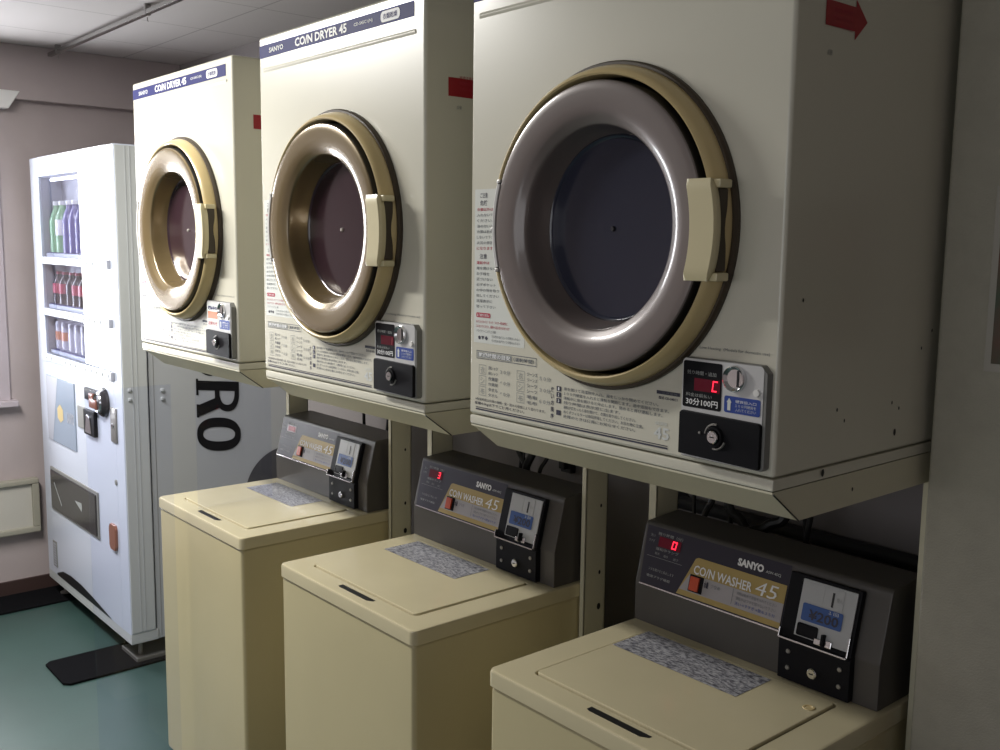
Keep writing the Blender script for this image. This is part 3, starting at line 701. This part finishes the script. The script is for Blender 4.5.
# cables and hoses between the washers and dryers, each its own
CB = [(([.505, .70, 1.16], [.507, .70, 1.02], [.520, .70, .93], [.53, .66, .80]), .006, 'straight black cable left of the bunch behind the middle washer'),
      (([.530, .66, 1.16], [.540, .66, 1.00], [.585, .66, .925], [.66, .62, .89]), .008, 'black cable bending right in the bunch behind the middle washer'),
      (([.690, .60, 1.16], [.685, .60, 1.02], [.672, .58, .95], [.680, .54, .90]), .010, 'thick black hose hanging in the bunch behind the middle washer'),
      (([.655, .60, 1.16], [.645, .60, 1.02], [.650, .59, .95], [.67, .57, .88]), .003, 'thin looping black wire beside the thick hose behind the middle washer'),
      (([.735, .60, 1.16], [.735, .60, 1.01], [.722, .58, .95], [.715, .55, .88]), .005, 'rightmost black cable of the bunch behind the middle washer'),
      (([1.17, .62, 1.16], [1.172, .62, 1.00], [1.176, .62, .86]), .004, 'thin straight black cable, leftmost behind the nearest washer'),
      (([1.235, .62, 1.16], [1.225, .62, 1.00], [1.215, .60, .94], [1.20, .58, .86]), .007, 'black cable pair leg hanging behind the nearest washer display'),
      (([1.228, .66, 1.16], [1.232, .66, 1.00], [1.240, .66, .93], [1.25, .66, .86]), .005, 'slim black cable bending away behind the nearest washer'),
      (([1.255, .62, 1.16], [1.262, .62, .985], [1.300, .62, .945], [1.36, .60, .90]), .010, 'thick black hose sloping down to the right behind the nearest washer'),
      (([1.420, .62, 1.16], [1.405, .62, .995], [1.370, .60, .955], [1.32, .58, .92]), .011, 'thick black hose sloping down to the left behind the nearest washer'),
      (([1.425, .66, 1.16], [1.420, .66, .98], [1.430, .66, .90]), .005, 'thin black cable crossing behind the left-sloping hose of the nearest washer'),
      (([1.470, .60, 1.16], [1.470, .60, 1.02], [1.462, .60, .95], [1.46, .60, .90]), .006, 'black cable hanging just right of the sloping hoses behind the nearest washer'),
      (([-.115, .60, 1.16], [-.110, .60, .985], [-.105, .60, .90]), .005, 'thin black wire with a forked top behind the farthest washer'),
      (([.055, .58, 1.16], [.055, .58, 1.00], [.050, .57, .90]), .005, 'straight black cable behind the coin box of the farthest washer')]
for pts, r, lab in CB:
    pts = [list(q) for q in pts]
    for q in pts: q[1] = max(q[1], .575)
    pts[0][2] = ZB-.006; pts[-1][2] -= .04; pts += [[pts[-1][0]+.01, .60, .45], [pts[-1][0], .62, .012+r]]
    b = MB(); b.tube(spline(pts), r, M['hose'], 10); tag(b.build('power_cable' if r < .008 else 'drain_hose'), lab, 'cable' if r < .008 else 'hose', 'cables and hoses behind the washers')
t = empty('wall_outlet', (.61, YB, .93), 'small dark wall outlet on the back wall beside the leg of the middle stand', 'outlet')
b = MB(); b.box(-.02, .02, -.02, -.0005, -.03, .03, M['pipe'], .003); b.build('housing', t)
b = MB(); b.box(-.012, .012, -.036, -.02, -.018, .004, M['hose'], .003); b.build('plug', t)

# ------------------------------------------------------------------ vending machine
VX0, VX1, VY0, VY1, VZ0, VZ1 = -1.868, -.918, .140, .770, .078, 1.828
t = empty('vending_machine', (VX0, VY0, 0), 'white drink vending machine with glass display front beside the left wall', 'vending machine')
VW = VX1-VX0
def vb(m=None): return MB()
gx0, gx1, gz0, gz1 = .105, .868, 1.035, 1.752     # glass opening, local x
# cabinet behind the door
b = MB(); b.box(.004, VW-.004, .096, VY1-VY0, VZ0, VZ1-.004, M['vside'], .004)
for y in (.20, ): pass
b.build('cabinet', t)
# door: outer frame with deep surround
b = MB()
b.box(0, gx0, 0, .092, VZ0+.035, VZ1, M['vend'], .004); b.box(gx1, VW, 0, .092, VZ0+.035, VZ1, M['vend'], .004)
b.box(gx0-.001, gx1+.001, .0005, .092, gz1, VZ1-.0005, M['vend']); b.box(gx0-.001, gx1+.001, .0005, .092, VZ0+.0355, gz0, M['vend'])
b.prism([(0, VZ0), (.0, VZ0+.040), (.10, VZ0+.040), (.10, VZ0)], -.001, VW+.001, M['vendg'], 'x', .004)
door = b.build('door', t)
# side edge strip of the door and ribs
b = MB(); b.box(VW-.001, VW+.0035, .004, .088, VZ0+.03, VZ1-.004, M['vendg'], .002)
for y in (.036, .052): b.box(VW+.003, VW+.0045, y, y+.003, VZ0+.03, VZ1-.004, M['vside'])
for z in (.962, .995): b.lathe([(0, .010), (.006, .009), (.007, 0)], (0, 0, 0), M['vendg'], 'z', 12)
b.bm.free(); b = MB(); b.box(VW-.001, VW+.0035, .004, .088, VZ0+.042, VZ1-.004, M['vendg'], .002)
for y in (.036, .052): b.box(VW+.003, VW+.0045, y, y+.003, VZ0+.045, VZ1-.006, M['vside'])
for z in (.962, .995): b.box(VW+.003, VW+.009, .018, .030, z-.006, z+.006, M['vendg'], .003)
b.build('door_edge', door)
b = MB(); b.box(VW-.0045, VW-.003, .112, .1135, VZ0+.01, VZ1-.01, M['panelside'])
for z in (.955, .985): b.box(VW-.005, VW+.004, .135, .147, z-.006, z+.006, M['vendg'], .003)
b.build('side_seam', t)
# display well, back and shelves
b = MB(); b.box(gx0, gx1, .088, .095, gz0, gz1, M['vendin']); b.box(gx0, gx0+.003, .012, .09, gz0, gz1, M['vendin']); b.box(gx1-.003, gx1, .012, .09, gz0, gz1, M['vendin']); b.box(gx0, gx1, .012, .09, gz1-.004, gz1, M['vendin'])
b.build('display_well', door)
ROWS = (1.440, 1.236, 1.052)
for z in ROWS:
    b = MB(); b.box(gx0+.004, gx1-.004, .018, .087, z-.004, z+.012, M['vend'], .002); b.box(gx0+.004, gx1-.004, .020, .030, z+.0125, z+.016, M['blue']); b.build('shelf', door)
b = MB(); b.box(gx0, gx1, .004, .008, gz0, gz1, M['vglass']); b.build('display_glass', door)
b = MB(); b.tube([(gx0+.02, .045, gz1-.011), (gx1-.02, .045, gz1-.011)], .006, M['lamp'], 12); b.build('display_fill_tube', door)  # unseen glowing tube added to brighten the display interior
for z in ROWS:
    b = MB(); b.box(gx0-.004, gx1+.012, -.010, .0035, z-.030, z-.002, M['vend'], .004)
    rl = b.build('button_rail', door)
    for k in range(13):
        x = gx0+.018+k*.0585; b = MB(); b.box(x, x+.030, -.0135, -.009, z-.023, z-.009, M['vendg'], .0025); b.box(x+.009, x+.021, -.0145, -.0130, z-.019, z-.013, M['vendin'], .001); b.build('button', rl)
    b = MB(); b.box(gx1-.004, gx1+.020, -.0135, .0, z-.032, z, M['vendin'], .003); b.build('end_cap', rl)
# lower front: advert panel, coin units, flap, lamp, grille, black swoosh
F = -.0008
def plate(name, x0, x1, z0, z1, m, y0=-.004, y1=.002, bev=.002, parent=door):
    b = MB(); b.box(x0, x1, y0, y1, z0, z1, m, bev); return b.build(name, parent)
ad = plate('advert_panel', .100, .445, .695, .962, M['advert'])
p = Print((0, -.0042, 0), (1, 0, 0), (0, 0, 1)); p.poly([(.102, .697), (.160, .697), (.250, .960), (.102, .960)], M['vendin'], .0004)
p.poly([(.235, .80), (.27, .785), (.305, .80), (.305, .84), (.27, .858), (.235, .84)], M['dring'], .0006); p.text('SANYO', .350, .436, .795, .84, M['vendin'], .02, lift=.0006); p.build('advert_print', ad)
b = MB(); b.box(.589, .74, -.012, .002, .922, .966, M['black'], .003); b.lathe([(.002, -.026), (.040, -.022), (.052, -.010), (.054, 0)], (.772, 0, .932), M['coverb'], seg=40); b.lathe([(.030, -.026), (.033, -.029), (.036, -.024)], (.772, 0, .932), M['chrome'], seg=32)
b.box(.69, .765, -.030, -.018, .905, .940, M['amber'], .005); b.box(.665, .71, -.022, -.010, .930, .955, M['amber'], .003); b.build('coin_unit', door)
b = MB(); b.box(.480, .575, -.005, .002, .800, .885, M['panelside'], .003); b.box(.575, .690, -.014, .002, .790, .885, M['black'], .004); b.prism([(.600, .80), (.665, .80), (.65, .86), (.62, .87)], -.018, -.012, M['chrome'], 'y', .002); b.build('bill_slot', door)
b = MB(); b.box(.838, .895, -.006, .002, .800, .925, M['steel'], .004); b.lathe([(0, -.012), (.008, -.010), (.010, -.004)], (.866, 0, .860), M['chrome'], seg=20); b.build('key_plate', door)
b = MB(); b.box(.098, .668, -.005, .002, .398, .580, M['panelside'], .004); b.box(.112, .655, -.010, -.003, .410, .568, M['coverb'], .005); fl = b.build('delivery_flap', door)
p = Print((0, -.0102, 0), (1, 0, 0), (0, 0, 1)); p.poly([(.42, .50), (.50, .47), (.505, .49), (.50, .505)], M['tgrey'], .0004); p.poly([(.16, .52), (.25, .44), (.26, .445), (.17, .525)], M['tgrey'], .0004); p.build('flap_sticker', fl)
b = MB(); b.prism([(.790, .415), (.800, .400), (.846, .400), (.854, .415), (.854, .480), (.846, .495), (.800, .495), (.790, .480)], -.010, .002, M['amber'], 'y', .003); b.build('amber_lamp', door)
b = MB(); b.lathe([(0, -.004), (.010, -.003), (.011, .001)], (.862, 0, .655), M['panelside'], seg=16); b.build('door_lock', door)
b = MB(); b.box(.080, .128, -.003, .002, .150, .260, M['panelside'], .002)
for k in range(9): b.box(.084, .124, -.005, -.002, .158+.011*k, .162+.011*k, M['vendin'])
b.build('vent_grille', door)
p = Print((0, -.0008, 0), (1, 0, 0), (0, 0, 1))
cu = [(.12, .126), (.20, .152), (.30, .160), (.42, .158), (.56, .145), (.68, .130), (.76, .120)]
p.poly(cu+[(.76, .1185), (.12, .1185)], M['blackr'], .0006); p.build('black_swoosh', door)
# lettering on the side, turned a quarter clockwise
p = Print((VW-.004, 0, 0), (0, 1, 0), (0, 0, 1)); L = .0015
ys0, ys1 = .256, .424
def LT(X, Y):                       # X runs from foot to cap of the letters, Y down the machine
    y = .267+(X-97)/278*.166; return (y, 1.010-(Y-70)*.000579-.11*(y-.267))
def lq(pts, lift=None): p.poly([LT(*q) for q in pts], M['letter'], lift or L)
def arcband(cx_, cy_, rx0, ry0, rx1, ry1, a0, a1, n=36, lift=None):
    for k in range(n):
        a, c_ = math.radians(a0+(a1-a0)*k/n), math.radians(a0+(a1-a0)*(k+1)/n)
        e = lambda rx, ry, q: (cx_+rx*math.copysign(abs(math.cos(q))**.85, math.cos(q)), cy_+ry*math.copysign(abs(math.sin(q))**.85, math.sin(q)))
        lq([e(rx1, ry1, a), e(rx1, ry1, c_), e(rx0, ry0, c_), e(rx0, ry0, a)], lift)
arcband(238, 413, 104, 47, 143, 108, 0, 360)                       # O
lq([(97, 72), (375, 72), (375, 132), (97, 132)])                   # R: stem, foot, bowl, leg
lq([(97, 60), (111, 60), (111, 165), (97, 165)], L+.0002)
arcband(295, 132, 50, 90, 80, 133, 0, 180, lift=L+.0003)
lq([(215, 128), (246, 128), (246, 225), (215, 238)], L+.0004)
lq([(216, 180), (250, 240), (112, 300), (97, 300), (97, 232)], L+.0005)
lq([(97, 222), (111, 222), (111, 306), (97, 306)], L+.0006)
arcband(200, -72, 60, 55, 103, 112, 90, 270)                       # U
lq([(200, -34), (375, -34), (375, 5), (200, 26)]); lq([(200, -184), (375, -184), (375, -127), (200, -127)])
lq([(97, -400), (375, -400), (375, -340), (97, -340)]); 
for X in (97, 222, 350): lq([(X, -345), (X+25, -345), (X+25, -220), (X, -220)], L+.0002)
p.build('side_lettering', t)
p = Print((VW-.004, 0, 0), (0, 1, 0), (0, 0, 1)); p.ring(.625, .548, 0, .176, M['logo'], lift=.0013, n=64); p.ring(.62, .50, 0, .085, M['logor'], 0, 360, lift=.0017, n=40); p.build('round_graphic', t)
for x in (.05, VW-.05):
    for y in (.05, VY1-VY0-.06):
        b = MB(); b.lathe([(0, .010), (.022, .010), (.022, .016), (.008, .018), (.008, VZ0), (0, VZ0)], (x, y, 0), M['steel'], 'z', 16); b.build('foot', t)
b = MB(); b.box(VW-.16, VW-.004, .02, .60, .006, .022, M['steel'], .002); fb = b.build('base_bracket', t)

# drinks in the display
BX = (.083, .156, .243, .316, .390)
def bottle(x, z, h, r, body, label, cap, lab, grp, kind='drink_bottle', cat='bottle'):
    t = empty(kind, (VX0+x, VY0+.058, z), lab, cat, grp)
    b = MB()
    if kind == 'drink_bottle': b.lathe([(0, 0), (r*.85, 0), (r, .004), (r, h*.30), (r*.92, h*.36), (r, h*.42), (r, h*.62), (r*.75, h*.76), (r*.42, h*.86), (r*.40, h*.92), (0, h*.92)], (0, 0, 0), body, 'z', 24)
    else: b.lathe([(0, 0), (r*.8, 0), (r, .006), (r, h-.008), (r*.85, h), (r*.8, h-.002), (0, h-.003)], (0, 0, 0), body, 'z', 24)
    b.build('bottle_body' if kind == 'drink_bottle' else 'can_body', t)
    b = MB(); b.lathe([(r+.0004, h*.34), (r+.0006, h*.36), (r+.0006, h*.62), (r+.0004, h*.64)], (0, 0, 0), label, 'z', 24); b.build('wrap_label', t)
    if kind == 'drink_bottle':
        b = MB(); b.lathe([(0, h*.92), (r*.48, h*.92), (r*.48, h-.001), (r*.42, h), (0, h)], (0, 0, 0), cap, 'z', 20); b.build('cap', t)
z1, z2, z3 = ROWS[0]+.0125, ROWS[1]+.0125, ROWS[2]+.0125
ordn = ('leftmost', 'second from left', 'third from left', 'fourth from left', 'fifth from left')
for k in range(5):
    x = BX[k]+.052
    bottle(x, z1, .205, .029, M['sampleg' if k < 2 else 'sampleb'], M['cap' if k == 1 else ('sampleg' if k < 2 else 'sampleb')], M['cap'], ('green' if k < 2 else 'violet blue')+' bottle on the top vending shelf, '+ordn[k], 'bottles on the top vending shelf')
    bottle(x, z2, .130, .027, M['sampled'], M['sampler' if k != 2 else 'sampled'], M['sampler'], 'dark bottle with '+('red' if k != 2 else 'black')+' label on the middle vending shelf, '+ordn[k], 'bottles on the middle vending shelf')
    bottle(x, z3, .115, .025, M['samplew'], M['sampleo' if k < 2 else 'samplew'], M['cap'], ('milky can with orange band' if k < 2 else 'plain milky can')+' on the lowest vending shelf, '+ordn[k], 'cans on the lowest vending shelf', 'drink_can', 'can')

# rubber strips under the vending machine
def strip(x0, x1, y0, y1, lab):
    b = MB(); r = .02
    pts = [(x0+r, y0), (x1-r, y0), (x1, y0+r), (x1, y1), (x0, y1), (x0, y0+r)]
    b.prism(pts, .0008, .009, M['mat'], 'z', .0015); tag(b.build('rubber_mat'), lab, 'mat', 'rubber mats under the vending machine')
strip(-1.130, -.895, -.098, .70, 'black rubber mat strip sticking out under the right foot of the vending machine')
strip(-1.935, -1.730, -.40, .70, 'black rubber mat strip running along the left wall under the vending machine')

# ------------------------------------------------------------------ light
def area(name, loc, rot, sx, sy, power, col, spread=PI):
    l = bpy.data.lights.new(name, 'AREA'); l.shape = 'RECTANGLE'; l.size = sx; l.size_y = sy; l.energy = power; l.color = col; l.spread = spread
    o = bpy.data.objects.new(name, l); COL.objects.link(o); o.location = loc; o.rotation_euler = rot; return o
# daylight through the window in the left wall
area('window_daylight', (XL-.14, (WY0+WY1)/2, (WZ0+WZ1)/2), (0, -PI/2, 0), WZ1-WZ0+.05, WY1-WY0+.05, 50, (.95, .97, 1.))
# ceiling strip light in front of the farthest dryer
area('ceiling_light', (-.42, -.80, ZC-.03), (0, 0, 0), 1.2, .12, 64, (1., .98, .94))
area('front_fill', (1.95, YF+.03, 1.5), (PI/2, 0, 0), 2.1, 1.2, 12, (.95, .97, 1.))  # unseen fill added behind the camera to lift the right-hand machines and pillar
wd = bpy.data.worlds.new('world'); SC.world = wd; wd.use_nodes = True
bg = wd.node_tree.nodes['Background']; bg.inputs[0].default_value = (.75, .85, 1., 1); bg.inputs[1].default_value = 1.0

# ------------------------------------------------------------------ camera
cx, cy, cz, yaw, pit, rol, f = 2.4983, -1.07, 1.5145, .8640, .1319, .0122, 996.3
F_ = Vector((-math.sin(yaw)*math.cos(pit), math.cos(yaw)*math.cos(pit), -math.sin(pit)))
R_ = Vector((math.cos(yaw), math.sin(yaw), 0)); U_ = R_.cross(F_)
R2 = R_*math.cos(rol)+U_*math.sin(rol); U2 = -R_*math.sin(rol)+U_*math.cos(rol)
cam = bpy.data.cameras.new('camera'); co = bpy.data.objects.new('camera', cam); COL.objects.link(co)
mw = Matrix((R2, U2, -F_)).transposed().to_4x4(); mw.translation = (cx, cy, cz); co.matrix_world = mw
cam.sensor_width = 36; cam.lens = f*36/1000; cam.clip_start = .02
SC.camera = co
bpy.data.objects.remove(_to)
SC.view_settings.view_transform = 'Standard'; SC.view_settings.look = 'None'
SC.view_settings.gamma = 1; SC.view_settings.use_curve_mapping = False
SC.view_settings.exposure = 0
SC.cycles.use_denoising = True
SC.cycles.max_bounces = 10; SC.cycles.diffuse_bounces = 6; SC.cycles.glossy_bounces = 5; SC.cycles.transparent_max_bounces = 12
